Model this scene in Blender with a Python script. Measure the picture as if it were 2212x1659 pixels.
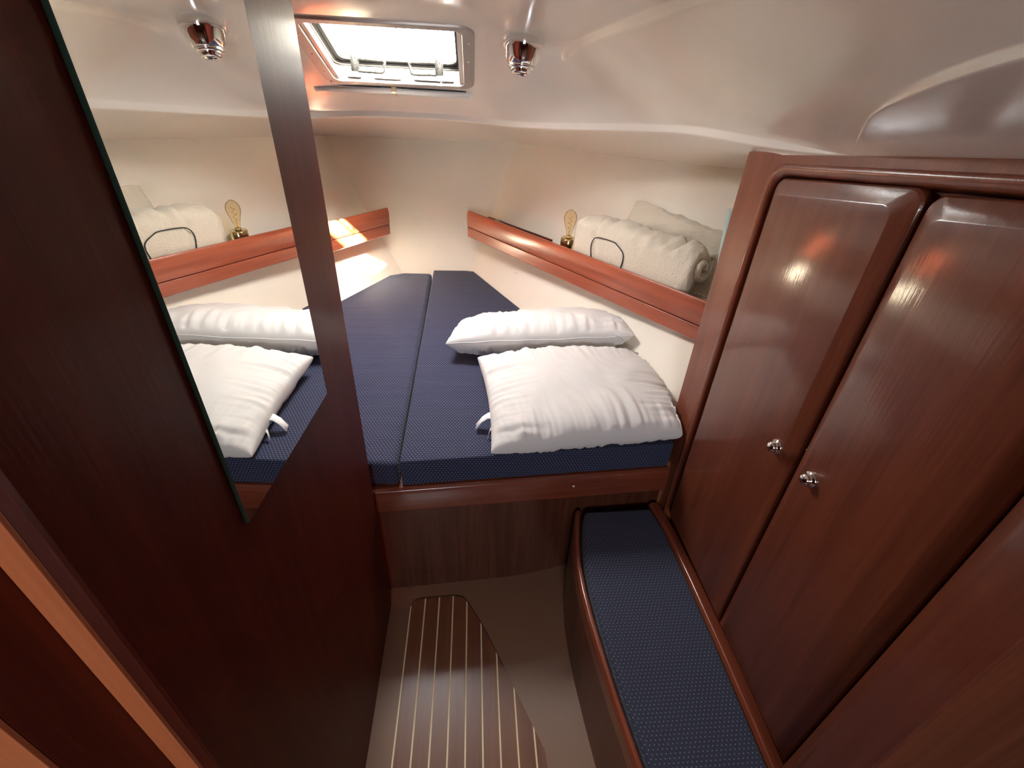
import bpy, bmesh, math, random
from mathutils import Vector, Matrix, noise
random.seed(7)
for o in list(bpy.data.objects):
    bpy.data.objects.remove(o)
S = bpy.context.scene
COL = S.collection
# ------------------------------------------------------------------ camera
RX = Vector((0.9966694, -0.0019372, 0.0815254))
RY = Vector((-0.0695441, -0.5422881, 0.8373095))
RZ = Vector((0.0425882, -0.8401904, -0.5406166))
H = 1.75
FPX = 1010.0
cam = bpy.data.cameras.new('camera')
co = bpy.data.objects.new('camera', cam); COL.objects.link(co)
cam.sensor_width = 36.0
cam.lens = 36.0 * FPX / 2212.0
cam.clip_start = 0.01
co.matrix_world = Matrix(((RX[0], -RX[1], -RX[2], 0), (RY[0], -RY[1], -RY[2], 0),
                          (RZ[0], -RZ[1], -RZ[2], H), (0, 0, 0, 1)))
S.camera = co
# ------------------------------------------------------------------ view
S.view_settings.view_transform = 'Standard'
S.view_settings.look = 'None'
S.view_settings.gamma = 1.0
S.view_settings.use_curve_mapping = False
S.view_settings.exposure = 2.12
# ------------------------------------------------------------------ sky, sun, lamps
wd = bpy.data.worlds.new('sky'); S.world = wd; wd.use_nodes = True
nt = wd.node_tree
bg = nt.nodes['Background']
sky = nt.nodes.new('ShaderNodeTexSky')
sky.sky_type = 'NISHITA'
sky.sun_disc = False
sky.sun_elevation = math.radians(45)
sky.sun_rotation = math.radians(150)
sky.air_density = 1.0
sky.dust_density = 3.0
haze = nt.nodes.new('ShaderNodeMix'); haze.data_type = 'RGBA'
haze.inputs[0].default_value = 0.80; haze.inputs[7].default_value = (1.48, 1.28, 0.99, 1)   # bright thin cloud over blue
nt.links.new(sky.outputs[0], haze.inputs[6]); nt.links.new(haze.outputs[2], bg.inputs[0])
bg.inputs[1].default_value = 9.8
sl = bpy.data.lights.new('sun', 'SUN'); so = bpy.data.objects.new('sun', sl); COL.objects.link(so)
sl.energy = 72.0; sl.angle = math.radians(1.2); sl.color = (1.0, 0.89, 0.68)
so.rotation_euler = Vector((-0.46, 0.90, -1.0)).to_track_quat('-Z', 'Y').to_euler()
so.location = (2, -2, 5)
pl = bpy.data.lights.new('hatch_daylight', 'AREA'); po = bpy.data.objects.new('hatch_daylight', pl); COL.objects.link(po)
pl.shape = 'RECTANGLE'; pl.size = 0.62; pl.size_y = 0.60
pl.cycles.is_portal = True
sa = math.atan(0.38)
po.location = (-0.28, 1.955, 1.93); po.rotation_euler = (-sa, 0, 0)
# daylight of the saloon behind the doorway (companionway opening)
cl = bpy.data.lights.new('companionway_daylight', 'AREA'); cob = bpy.data.objects.new('companionway_daylight', cl); COL.objects.link(cob)
cl.shape = 'RECTANGLE'; cl.size = 0.55; cl.size_y = 0.5; cl.energy = 6.5; cl.color = (0.86, 0.91, 1.0)
cob.location = (-0.10, -1.9, 1.62)
cob.rotation_euler = Vector((0.08, 1.0, -0.22)).to_track_quat('-Z', 'Y').to_euler()
wl = bpy.data.lights.new('saloon_lamp', 'POINT'); wo = bpy.data.objects.new('saloon_lamp', wl); COL.objects.link(wo)
wl.energy = 1.15; wl.color = (1.0, 0.62, 0.32); wl.shadow_soft_size = 0.06
wo.location = (-0.15, -0.9, 1.55)

# ------------------------------------------------------------------ measuring helpers
def ray(u, v):
    c = Vector(((u - 1106) / FPX, (v - 829.5) / FPX, 1.0))
    return Vector((RX.dot(c), RY.dot(c), RZ.dot(c)))
O = Vector((0, 0, H))
def at(u, v, x=None, y=None, z=None):
    r = ray(u, v)
    if x is not None: t = x / r.x
    elif y is not None: t = y / r.y
    else: t = (z - H) / r.z
    return O + r * t
def hit(u, v, F, a=0.05, b=6.0):
    r = ray(u, v)
    fa = F(O + r * a)
    for _ in range(60):
        m = (a + b) / 2; fm = F(O + r * m)
        if (fm > 0) == (fa > 0): a = m
        else: b = m
    return O + r * a
# hull and stem surfaces (the moulded sides of the fore cabin)
def bow_y(z): return 3.06 + 0.468 * (z - 0.69)
def hull_r(y, z):
    b = 1.324 - 0.436 * y + (z - 0.69) * (0.6 + 0.063 * (3.4 - y))
    return b + 0.75 * min(1.0, max(0.0, (1.36 - y) / 0.06))
def hull_l(y, z): return -0.493 - 0.49 * (3.05 - y) - (z - 0.69) * 0.86
FR = lambda p: hull_r(p.y, p.z) - p.x
FL = lambda p: p.x - hull_l(p.y, p.z)
FB = lambda p: bow_y(p.z) - p.y
AX = -0.27
def mir(p): return Vector((2 * AX - p[0], p[1], p[2]))

# ------------------------------------------------------------------ object helpers
def tag(o, label=None, cat=None, group=None, kind=None):
    if label: o['label'] = label
    if cat: o['category'] = cat
    if group: o['group'] = group
    if kind: o['kind'] = kind
    return o
def empty(name, loc=(0, 0, 0), rot=(0, 0, 0)):
    o = bpy.data.objects.new(name, None); COL.objects.link(o)
    o.location = loc; o.rotation_euler = rot
    o.empty_display_size = 0.05
    return o
def link(name, me, mat=None, parent=None, loc=None, rot=None, smooth=True):
    o = bpy.data.objects.new(name, me); COL.objects.link(o)
    if mat: me.materials.append(mat)
    if parent: o.parent = parent
    if loc is not None: o.location = loc
    if rot is not None: o.rotation_euler = rot
    if smooth:
        for p in me.polygons: p.use_smooth = True
    return o
def mesh(name, verts, faces, mat=None, parent=None, loc=None, rot=None, smooth=False):
    me = bpy.data.meshes.new(name)
    me.from_pydata([tuple(v) for v in verts], [], faces)
    bm = bmesh.new(); bm.from_mesh(me)
    bmesh.ops.recalc_face_normals(bm, faces=bm.faces[:])
    bm.to_mesh(me); bm.free()
    return link(name, me, mat, parent, loc, rot, smooth)
def bevel(o, w, seg=3, ang=30):
    m = o.modifiers.new('bevel', 'BEVEL'); m.width = w; m.segments = seg
    m.limit_method = 'ANGLE'; m.angle_limit = math.radians(ang)
    m.harden_normals = True
    for p in o.data.polygons: p.use_smooth = True
    return o
def box(name, lo, hi, mat, parent=None, bev=0.0, loc=None, rot=None):
    x0, y0, z0 = lo; x1, y1, z1 = hi
    v = [(x0, y0, z0), (x1, y0, z0), (x1, y1, z0), (x0, y1, z0), (x0, y0, z1), (x1, y0, z1), (x1, y1, z1), (x0, y1, z1)]
    f = [(0, 3, 2, 1), (4, 5, 6, 7), (0, 1, 5, 4), (1, 2, 6, 5), (2, 3, 7, 6), (3, 0, 4, 7)]
    o = mesh(name, v, f, mat, parent, loc, rot)
    if bev: bevel(o, bev)
    return o
def prism(name, poly, ext, mat, parent=None, bev=0.0, seg=3, loc=None, rot=None):
    """poly: list of 3D points (planar), ext: extrusion vector"""
    n = len(poly); e = Vector(ext)
    v = [Vector(p) for p in poly] + [Vector(p) + e for p in poly]
    f = [tuple(range(n)), tuple(range(2 * n - 1, n - 1, -1))] + [(i, (i + 1) % n, n + (i + 1) % n, n + i) for i in range(n)]
    o = mesh(name, v, f, mat, parent, loc, rot)
    if bev: bevel(o, bev, seg)
    return o
def tube(name, pts, r, mat, parent=None, n=10, cyclic=False, loc=None, rot=None, caps=True):
    pts = [Vector(p) for p in pts]; m = len(pts)
    rs = r if isinstance(r, (list, tuple)) else [r] * m
    verts = []; up = None
    for i, p in enumerate(pts):
        a = pts[(i - 1) % m] if (cyclic or i > 0) else p
        b = pts[(i + 1) % m] if (cyclic or i < m - 1) else p
        t = (b - a).normalized()
        if up is None:
            up = t.orthogonal().normalized()
        up = (up - t * up.dot(t)).normalized(); w = t.cross(up)
        for k in range(n):
            an = 2 * math.pi * k / n
            verts.append(p + (up * math.cos(an) + w * math.sin(an)) * rs[i])
    faces = []
    for i in range(m if cyclic else m - 1):
        for k in range(n):
            j = (i + 1) % m
            faces.append((i * n + k, i * n + (k + 1) % n, j * n + (k + 1) % n, j * n + k))
    if caps and not cyclic:
        faces.append(tuple(range(n - 1, -1, -1))); faces.append(tuple((m - 1) * n + k for k in range(n)))
    return mesh(name, verts, faces, mat, parent, loc, rot, smooth=True)
def lathe(name, prof, mat, parent=None, n=40, loc=None, rot=None):
    """prof: list of (radius, z); axis is local z"""
    verts = []; faces = []
    for r, z in prof:
        for k in range(n):
            a = 2 * math.pi * k / n
            verts.append((r * math.cos(a), r * math.sin(a), z))
    for i in range(len(prof) - 1):
        for k in range(n):
            faces.append((i * n + k, i * n + (k + 1) % n, (i + 1) * n + (k + 1) % n, (i + 1) * n + k))
    if prof[0][0] > 1e-5: faces.append(tuple(range(n - 1, -1, -1)))
    if prof[-1][0] > 1e-5: faces.append(tuple((len(prof) - 1) * n + k for k in range(n)))
    o = mesh(name, verts, faces, mat, parent, loc, rot, smooth=True)
    bm = bmesh.new(); bm.from_mesh(o.data); bmesh.ops.remove_doubles(bm, verts=bm.verts[:], dist=1e-6)
    bm.to_mesh(o.data); bm.free()
    return o
def zrot(d):  # euler that turns local z onto d
    return Vector(d).to_track_quat('Z', 'Y').to_euler()

# ------------------------------------------------------------------ materials
def newmat(name):
    m = bpy.data.materials.new(name); m.use_nodes = True
    return m, m.node_tree.nodes, m.node_tree.links, m.node_tree.nodes['Principled BSDF']
def mapping(N, L, scale, rotz=0.0):
    tc = N.new('ShaderNodeTexCoord'); mp = N.new('ShaderNodeMapping')
    mp.inputs['Scale'].default_value = scale; mp.inputs['Rotation'].default_value = (0, 0, rotz)
    L.new(tc.outputs['Object'], mp.inputs['Vector'])
    return mp.outputs['Vector']
def wood(name, ca, cb, axis='Z', rough=0.3, coat=0.5, bump=0.12, fine=1.0, cr=0.12, sp=0.5):
    m, N, L, B = newmat(name)
    s = {'X': (1.2, 26, 26), 'Y': (26, 1.2, 26), 'Z': (26, 26, 1.2)}[axis]
    vec = mapping(N, L, s)
    n1 = N.new('ShaderNodeTexNoise'); n1.inputs['Scale'].default_value = 1.0 * fine; n1.inputs['Detail'].default_value = 5; n1.inputs['Distortion'].default_value = 0.6
    L.new(vec, n1.inputs['Vector'])
    s2 = {'X': (6, 220, 220), 'Y': (220, 6, 220), 'Z': (220, 220, 6)}[axis]
    vec2 = mapping(N, L, s2)
    n2 = N.new('ShaderNodeTexNoise'); n2.inputs['Scale'].default_value = 1.0; n2.inputs['Detail'].default_value = 3
    L.new(vec2, n2.inputs['Vector'])
    mx = N.new('ShaderNodeMix'); mx.data_type = 'FLOAT'; mx.inputs[0].default_value = 0.35
    L.new(n1.outputs['Fac'], mx.inputs[2]); L.new(n2.outputs['Fac'], mx.inputs[3])
    rp = N.new('ShaderNodeValToRGB')
    rp.color_ramp.elements[0].position = 0.32; rp.color_ramp.elements[0].color = (*ca, 1)
    rp.color_ramp.elements[1].position = 0.68; rp.color_ramp.elements[1].color = (*cb, 1)
    L.new(mx.outputs[0], rp.inputs['Fac']); L.new(rp.outputs[0], B.inputs['Base Color'])
    B.inputs['Roughness'].default_value = rough
    B.inputs['Specular IOR Level'].default_value = sp
    B.inputs['Coat Weight'].default_value = coat; B.inputs['Coat Roughness'].default_value = cr
    bp = N.new('ShaderNodeBump'); bp.inputs['Strength'].default_value = bump; bp.inputs['Distance'].default_value = 0.002
    L.new(n2.outputs['Fac'], bp.inputs['Height']); L.new(bp.outputs[0], B.inputs['Normal']); L.new(bp.outputs[0], B.inputs['Coat Normal'])
    return m
def plain(name, col, rough=0.5, metal=0.0, bump=0.0, bscale=60, coat=0.0, spec=0.5, sheen=0.0):
    m, N, L, B = newmat(name)
    B.inputs['Base Color'].default_value = (*col, 1); B.inputs['Roughness'].default_value = rough
    B.inputs['Metallic'].default_value = metal; B.inputs['Coat Weight'].default_value = coat
    B.inputs['Specular IOR Level'].default_value = spec; B.inputs['Coat Roughness'].default_value = 0.12
    B.inputs['Sheen Weight'].default_value = sheen
    vec = mapping(N, L, (1, 1, 1))
    n1 = N.new('ShaderNodeTexNoise'); n1.inputs['Scale'].default_value = bscale; n1.inputs['Detail'].default_value = 4
    L.new(vec, n1.inputs['Vector'])
    if bump:
        bp = N.new('ShaderNodeBump'); bp.inputs['Strength'].default_value = bump; bp.inputs['Distance'].default_value = 0.004
        L.new(n1.outputs['Fac'], bp.inputs['Height']); L.new(bp.outputs[0], B.inputs['Normal'])
    # slight tone variation
    rp = N.new('ShaderNodeValToRGB')
    rp.color_ramp.elements[0].color = (*[c * 0.94 for c in col], 1); rp.color_ramp.elements[1].color = (*[min(1, c * 1.04) for c in col], 1)
    n3 = N.new('ShaderNodeTexNoise'); n3.inputs['Scale'].default_value = 3.0; L.new(vec, n3.inputs['Vector'])
    L.new(n3.outputs['Fac'], rp.inputs['Fac']); L.new(rp.outputs[0], B.inputs['Base Color'])
    return m
def dotted(name, base, dot, pitch=0.0115, rad=0.0016, rot=0.0):
    m, N, L, B = newmat(name)
    vec = mapping(N, L, (1 / pitch, 1 / pitch, 1 / pitch), rot)
    sp = N.new('ShaderNodeSeparateXYZ'); L.new(vec, sp.inputs[0])
    def M(op, a, b=None, c=None):
        n = N.new('ShaderNodeMath'); n.operation = op
        for i, q in enumerate((a, b, c)):
            if q is None: continue
            if isinstance(q, (int, float)): n.inputs[i].default_value = q
            else: L.new(q, n.inputs[i])
        return n.outputs[0]
    yz = M('ADD', sp.outputs['Y'], M('MULTIPLY', sp.outputs['Z'], 1.0))
    def lattice(x, y, ox, oy):
        fx = M('SUBTRACT', M('FRACT', M('ADD', x, ox)), 0.5)
        fy = M('SUBTRACT', M('FRACT', M('ADD', M('MULTIPLY', y, 0.6), oy)), 0.5)
        fy = M('DIVIDE', fy, 0.6)
        return M('SQRT', M('ADD', M('MULTIPLY', fx, fx), M('MULTIPLY', fy, fy)))
    d = M('MINIMUM', lattice(sp.outputs['X'], yz, 0, 0), lattice(sp.outputs['X'], yz, 0.5, 0.5))
    k = M('LESS_THAN', d, rad / pitch)
    mx = N.new('ShaderNodeMix'); mx.data_type = 'RGBA'
    L.new(k, mx.inputs[0]); mx.inputs[6].default_value = (*base, 1); mx.inputs[7].default_value = (*dot, 1)
    L.new(mx.outputs[2], B.inputs['Base Color'])
    B.inputs['Roughness'].default_value = 0.8
    B.inputs['Specular IOR Level'].default_value = 0.18
    B.inputs['Sheen Weight'].default_value = 0.10; B.inputs['Sheen Roughness'].default_value = 0.5
    v2 = mapping(N, L, (1, 1, 1))
    n1 = N.new('ShaderNodeTexNoise'); n1.inputs['Scale'].default_value = 900; L.new(v2, n1.inputs['Vector'])
    v3 = mapping(N, L, (3, 16, 16))
    n2 = N.new('ShaderNodeTexNoise'); n2.inputs['Scale'].default_value = 1.0; n2.inputs['Detail'].default_value = 2; L.new(v3, n2.inputs['Vector'])
    b1 = N.new('ShaderNodeBump'); b1.inputs['Strength'].default_value = 0.25; b1.inputs['Distance'].default_value = 0.001
    L.new(n1.outputs['Fac'], b1.inputs['Height'])
    b2 = N.new('ShaderNodeBump'); b2.inputs['Strength'].default_value = 0.35; b2.inputs['Distance'].default_value = 0.008
    L.new(n2.outputs['Fac'], b2.inputs['Height']); L.new(b1.outputs[0], b2.inputs['Normal'])
    L.new(b2.outputs[0], B.inputs['Normal'])
    return m
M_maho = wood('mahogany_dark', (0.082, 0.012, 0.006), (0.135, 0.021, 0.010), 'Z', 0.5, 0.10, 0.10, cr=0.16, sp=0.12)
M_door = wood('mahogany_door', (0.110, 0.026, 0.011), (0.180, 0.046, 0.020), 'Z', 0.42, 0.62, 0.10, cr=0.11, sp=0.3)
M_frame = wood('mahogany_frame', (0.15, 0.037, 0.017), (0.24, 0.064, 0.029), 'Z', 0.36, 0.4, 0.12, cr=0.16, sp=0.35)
M_shelf = wood('mahogany_shelf', (0.25, 0.050, 0.021), (0.44, 0.105, 0.047), 'X', 0.33, 0.4, 0.12, cr=0.15)
M_rail = wood('mahogany_rail', (0.13, 0.03, 0.014), (0.21, 0.05, 0.024), 'X', 0.26, 0.7, 0.08, cr=0.1)
M_railY = wood('mahogany_bench_rail', (0.14, 0.032, 0.015), (0.24, 0.058, 0.028), 'Y', 0.26, 0.7, 0.08, cr=0.1)
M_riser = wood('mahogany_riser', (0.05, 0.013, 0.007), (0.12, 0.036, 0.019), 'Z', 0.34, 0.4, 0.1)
M_plank = wood('teak_plank', (0.12, 0.04, 0.017), (0.20, 0.072, 0.03), 'Y', 0.38, 0.5, 0.1, cr=0.22)
M_inlay = plain('holly_inlay', (0.80, 0.62, 0.38), 0.45)
M_jamb_lit = wood('jamb_wood_lit', (0.36, 0.10, 0.036), (0.46, 0.14, 0.052), 'Z', 0.42, 0.3, 0.06)  # lighter orange puts the warm saloon light into the jamb's aft faces
M_gel = plain('white_gelcoat', (0.89, 0.835, 0.745), 0.24, 0, 0.0, coat=0.5, spec=0.5)
M_liner = plain('hull_lining', (0.925, 0.872, 0.752), 0.75, 0, 0.10, 260, spec=0.25)
M_floor = plain('floor_liner', (0.215, 0.112, 0.066), 0.4, 0, 0.06, 40, coat=0.15)
M_chrome = plain('chrome', (0.86, 0.85, 0.84), 0.06, 1.0)
M_brass = plain('brass', (0.76, 0.62, 0.34), 0.16, 1.0)
M_alu = plain('aluminium', (0.62, 0.60, 0.58), 0.38, 0.9, 0.05, 300)
M_hframe = plain('hatch_frame_metal', (0.50, 0.455, 0.41), 0.42, 0.35)
M_grey = plain('grey_plastic_darkened', (0.006, 0.0062, 0.0062), 0.6, spec=0.05)  # set far below the latches' own grey to show against hatch glare
M_trunk = plain('trunk_darkened', (0.24, 0.23, 0.21), 0.5, 0, 0.1, 60)  # cream trunk darkened to offset the hatch glare
M_dull = plain('aluminium_darkened', (0.008, 0.0082, 0.0082), 0.6, 0.0, spec=0.05)  # lid frame and handles darkened below their real tone against the glare
M_white = plain('white_plastic', (0.93, 0.92, 0.88), 0.35)
M_yel = plain('yellowed_plastic', (0.80, 0.68, 0.42), 0.4)
M_rubber = plain('dark_rubber', (0.02, 0.02, 0.02), 0.6)
M_cable = plain('black_cable', (0.012, 0.014, 0.013), 0.45)
M_cotton = plain('white_cotton', (0.76, 0.745, 0.72), 0.85, 0, 0.12, 900, spec=0.2, sheen=0.15)
M_tag = plain('tag_fabric', (0.88, 0.88, 0.88), 0.7)
M_fleece = plain('cream_fleece', (0.74, 0.66, 0.52), 0.95, 0, 1.0, 140, spec=0.1, sheen=0.5)
M_teal = plain('pale_teal_foam', (0.42, 0.56, 0.53), 0.7, 0, 0.1, 200)
M_navy = dotted('navy_dotted_fabric', (0.026, 0.030, 0.064), (0.24, 0.27, 0.40))
M_navy2 = dotted('navy_dotted_bench_fabric', (0.036, 0.040, 0.066), (0.22, 0.25, 0.32), rad=0.0013)
M_edge = plain('green_glass_edge', (0.10, 0.22, 0.17), 0.2)
mm, N_, L_, B_ = newmat('mirror_silver')
B_.inputs['Base Color'].default_value = (0.93, 0.95, 0.91, 1); B_.inputs['Metallic'].default_value = 1.0; B_.inputs['Roughness'].default_value = 0.0
M_mirror = mm
# speckled acrylic of the hatch: clear with dirty frosted flecks
M_pane, N_, L_, B_ = newmat('speckled_acrylic')
vec = mapping(N_, L_, (1, 1, 1))
nn = N_.new('ShaderNodeTexNoise'); nn.inputs['Scale'].default_value = 150; nn.inputs['Detail'].default_value = 2; L_.new(vec, nn.inputs['Vector'])
rp = N_.new('ShaderNodeValToRGB'); rp.color_ramp.elements[0].position = 0.56; rp.color_ramp.elements[1].position = 0.63
rp.color_ramp.elements[0].color = (0.0, 0.0, 0.0, 1); rp.color_ramp.elements[1].color = (1, 1, 1, 1)
L_.new(nn.outputs['Fac'], rp.inputs['Fac'])
tr = N_.new('ShaderNodeBsdfTransparent'); tr.inputs[0].default_value = (0.97, 0.98, 1.0, 1)
tl = N_.new('ShaderNodeBsdfTranslucent'); tl.inputs[0].default_value = (0.0035, 0.0035, 0.0037, 1)
mxs = N_.new('ShaderNodeMixShader'); L_.new(rp.outputs[0], mxs.inputs[0]); L_.new(tr.outputs[0], mxs.inputs[1]); L_.new(tl.outputs[0], mxs.inputs[2])
L_.new(mxs.outputs[0], N_['Material Output'].inputs['Surface'])
# amber bulb glass
M_bulb, N_, L_, B_ = newmat('amber_bulb_glass')
tr = N_.new('ShaderNodeBsdfTransparent'); tr.inputs[0].default_value = (0.96, 0.885, 0.72, 1)
gl = N_.new('ShaderNodeBsdfGlossy'); gl.inputs[0].default_value = (1, 0.93, 0.8, 1); gl.inputs['Roughness'].default_value = 0.03
lw = N_.new('ShaderNodeLayerWeight'); lw.inputs[0].default_value = 0.06
mxs = N_.new('ShaderNodeMixShader'); L_.new(lw.outputs['Fresnel'], mxs.inputs[0]); L_.new(tr.outputs[0], mxs.inputs[1]); L_.new(gl.outputs[0], mxs.inputs[2])
L_.new(mxs.outputs[0], N_['Material Output'].inputs['Surface'])
M_fil = plain('filament', (0.55, 0.28, 0.10), 0.4, 0.5)

# ================================================================== STRUCTURE
# hull sides (ruled, flaring) ------------------------------------------------
def sheet(name, fn, ys, zs, mat, thick):
    v = []; f = []
    ny, nz = len(ys), len(zs)
    for j in range(nz):
        for i in range(ny):
            v.append(fn(ys[i], zs[j]))
    for j in range(nz - 1):
        for i in range(ny - 1):
            a = j * ny + i
            f.append((a, a + 1, a + ny + 1, a + ny))
    o = mesh(name, v, f, mat, smooth=True)
    return o
zs = [0.0 + 0.1 * i for i in range(19)]
ts = [i / 16 for i in range(17)]
ts_r = [i / 20 * 0.62 for i in range(21)] + [0.66, 0.70, 0.74, 0.8, 0.9, 1.0]
def ysr(t, z):
    if t <= 0.62: return bow_y(z) + (1.362 - bow_y(z)) * t / 0.62
    return 1.30 if t < 0.68 else 1.30 - (t - 0.66) * 3.0
o = sheet('wall_right', lambda t, z: (hull_r(ysr(t, z), z), ysr(t, z), z), ts_r, zs, M_liner, 0.02)
tag(o, 'cream lined hull side sloping outward above the berth, behind the shelf with blankets', 'wall', kind='structure')
o = sheet('wall_left', lambda t, z: (hull_l(bow_y(z) * (1 - t) + 0.9 * t, z), bow_y(z) * (1 - t) + 0.9 * t, z), ts, zs, M_liner, 0.02)
tag(o, 'cream lined hull side with a sunlit patch, seen just past the mirror bulkhead', 'wall', kind='structure')
o = sheet('wall_front', lambda t, z: (hull_l(bow_y(z), z) * (1 - t) + hull_r(bow_y(z), z) * t, bow_y(z), z), ts, zs, M_liner, 0.02)
tag(o, 'plain cream bow panel between the two shelf ends at the head of the berth', 'wall', kind='structure')

# ceiling: moulded gelcoat liner ---------------------------------------------
def zA(y): return 1.85 - 0.38 * (y - 1.8)
V = {}
def pt(k, p): V[k] = Vector(p)
pt('K0', (AX, 1.58, 1.932)); pt('K1', (0.05, 1.62, 1.914)); pt('R1', (0.30, 1.88, 1.862))
pt('K0b', (AX, 1.42, 1.945)); pt('K1b', (0.08, 1.45, 1.920)); pt('R1b', (0.30, 1.60, 1.868))
pt('D0', (AX, 0.5, 1.95)); pt('D1', (0.08, 0.5, 1.920)); pt('R2', (0.30, 0.5, 1.868))
pt('E0', (AX, -0.1, 1.95)); pt('E1', (0.08, -0.1, 1.920)); pt('R3', (0.30, -0.1, 1.868))
pt('R1p', (0.312, 1.885, 1.846)); pt('R1bp', (0.312, 1.60, 1.850)); pt('R2p', (0.312, 0.5, 1.850)); pt('R3p', (0.312, -0.1, 1.850))
pt('h0', (AX, 1.735, zA(1.735))); pt('h1', (-0.05, 1.735, zA(1.735))); pt('h2', (-0.05, 2.10, zA(2.10))); pt('h3', (AX, 2.10, zA(2.10)))
pt('A1', (0.12, 1.86, 1.838)); pt('A2', (0.08, 2.14, zA(2.14)))
pt('Lc', at(870, 240, y=2.42)); V['Lc'].x = AX
pt('Lm', at(1010, 248, y=2.40)); pt('L1', at(1105, 264, y=2.28)); pt('L2', at(1300, 266, y=1.95)); pt('L3', at(1480, 264, y=1.62)); pt('L4', at(1660, 297, x=0.70))
pt('C0', (0.52, 0.687, 1.745)); pt('C1', (0.418, 0.418, 1.806)); pt('C2', (0.36, -0.1, 1.84))
for k in ('Lc', 'Lm', 'L1', 'L2', 'L3', 'L4', 'C0', 'C1', 'C2'):
    q = V[k].copy(); a = {'Lc': (0, 1), 'Lm': (0.2, 1), 'L1': (0.6, 0.7), 'L2': (0.8, 0.5), 'L3': (0.9, 0.3), 'L4': (1, 0.1), 'C0': (1, 0), 'C1': (1, 0), 'C2': (1, 0)}[k]
    dz = 0.026 if k[0] == 'L' else 0.010
    w_ = 0.012 if k[0] == 'L' else 0.007
    pt(k + 'p', q + Vector((a[0] * w_, a[1] * w_, -dz)))
wt = [hit(1115, 310, FR)]
pt('W0', hit(1115, 309, FB)); 
for i, (u, v) in enumerate(((1300, 332), (1450, 350), (1610, 364))): pt('W%d' % (i + 1), hit(u, v, FR))
pt('W4', (2.3, 1.3, 1.58)); pt('W5', (2.7, 0.6, 1.64)); pt('W6', (3.1, -0.1, 1.70))
pt('B0', hit(905, 303, FB)); V['B0'].x = AX
for k in ('W0', 'W1', 'W2', 'W3', 'W4', 'W5', 'W6', 'B0'):   # tuck slightly past the hull lining
    q = {'W0': 'L1p', 'W1': 'L2p', 'W2': 'L3p', 'W3': 'L3p', 'B0': 'Lcp'}.get(k)
    if q: V[k] += (V[k] - V[q]).normalized() * 0.05
pt('T0', (0.73, 1.33, 1.617)); pt('T1', (0.73, 0.95, 1.660)); pt('T2', (0.73, 0.636, 1.695)); pt('T3', (0.73, -0.1, 1.77))
F = [('K0', 'K1', 'h1', 'h0'), ('K1', 'A1', 'h1'), ('K1', 'R1', 'A1'), ('A1', 'A2', 'h2', 'h1'), ('R1', 'R1p', 'A1'), ('R1p', 'L1', 'A2', 'A1'), ('h2', 'A2', 'L1', 'Lm'), ('h3', 'h2', 'Lm', 'Lc'),
     ('K0b', 'K1b', 'K1', 'K0'), ('K1b', 'R1b', 'R1', 'K1'), ('D0', 'D1', 'K1b', 'K0b'), ('D1', 'R2', 'R1b', 'K1b'), ('E0', 'E1', 'D1', 'D0'), ('E1', 'R3', 'R2', 'D1'),
     ('R1', 'R1b', 'R1bp', 'R1p'), ('R1b', 'R2', 'R2p', 'R1bp'), ('R2', 'R3', 'R3p', 'R2p'),
     ('R1p', 'L2', 'L1'), ('R1p', 'R1bp', 'L3', 'L2'), ('R1bp', 'R2p', 'C0', 'L4'), ('R1bp', 'L4', 'L3'), ('R2p', 'C1', 'C0'), ('R2p', 'R3p', 'C2', 'C1'),
     ('Lc', 'Lm', 'Lmp', 'Lcp'), ('Lm', 'L1', 'L1p', 'Lmp'), ('L1', 'L2', 'L2p', 'L1p'), ('L2', 'L3', 'L3p', 'L2p'), ('L3', 'L4', 'L4p', 'L3p'), ('L4', 'T1', 'L4p'), ('C0', 'C0p', 'T1'), ('C0', 'T1', 'L4'), ('C0', 'C1', 'C1p', 'C0p'), ('C1', 'C2', 'C2p', 'C1p'),
     ('Lcp', 'Lmp', 'W0', 'B0'), ('Lmp', 'L1p', 'W0'), ('L1p', 'L2p', 'W1', 'W0'), ('L2p', 'L3p', 'W2', 'W1'), ('L3p', 'L4p', 'T0', 'W3', 'W2'), ('L4p', 'T1', 'T0'), ('C0p', 'C1p', 'T2', 'T1'), ('C1p', 'C2p', 'T3', 'T2'),
     ('T0', 'T1', 'W4', 'W3'), ('T1', 'T2', 'W5', 'W4'), ('T2', 'T3', 'W6', 'W5')]
keys = list(V); idx = {k: i for i, k in enumerate(keys)}
vs = [V[k] for k in keys]
onax = {k for k in keys if abs(V[k].x - AX) < 0.008}
for k in onax: V[k].x = AX
mi = {}
for k in keys:
    if k in onax: mi[k] = idx[k]
    else:
        mi[k] = len(vs); q = mir(V[k])
        if k in ('W0', 'W1', 'W2', 'W3', 'W4'): q.x = min(q.x, hull_l(q.y, q.z) - 0.05)
        vs.append(q)
fs = [tuple(idx[k] for k in f) for f in F] + [tuple(mi[k] for k in reversed(f)) for f in F]
me = bpy.data.meshes.new('ceiling'); me.from_pydata([tuple(v) for v in vs], [], fs); me.update()
ceil = link('ceiling', me, M_gel)
bm = bmesh.new(); bm.from_mesh(me); bmesh.ops.recalc_face_normals(bm, faces=bm.faces[:])
cr = bm.edges.layers.float.new('crease_edge')
def crease(pairs, w):
    for a, b in pairs:
        for ix in (idx, mi):
            e = bm.edges.get((bm.verts[ix[a]], bm.verts[ix[b]]))
            if e: e[cr] = w
bm.verts.ensure_lookup_table()
led = ['Lc', 'Lm', 'L1', 'L2', 'L3', 'L4', 'T1', 'C0', 'C1', 'C2']
crease(zip(led, led[1:]), 0.74)
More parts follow.
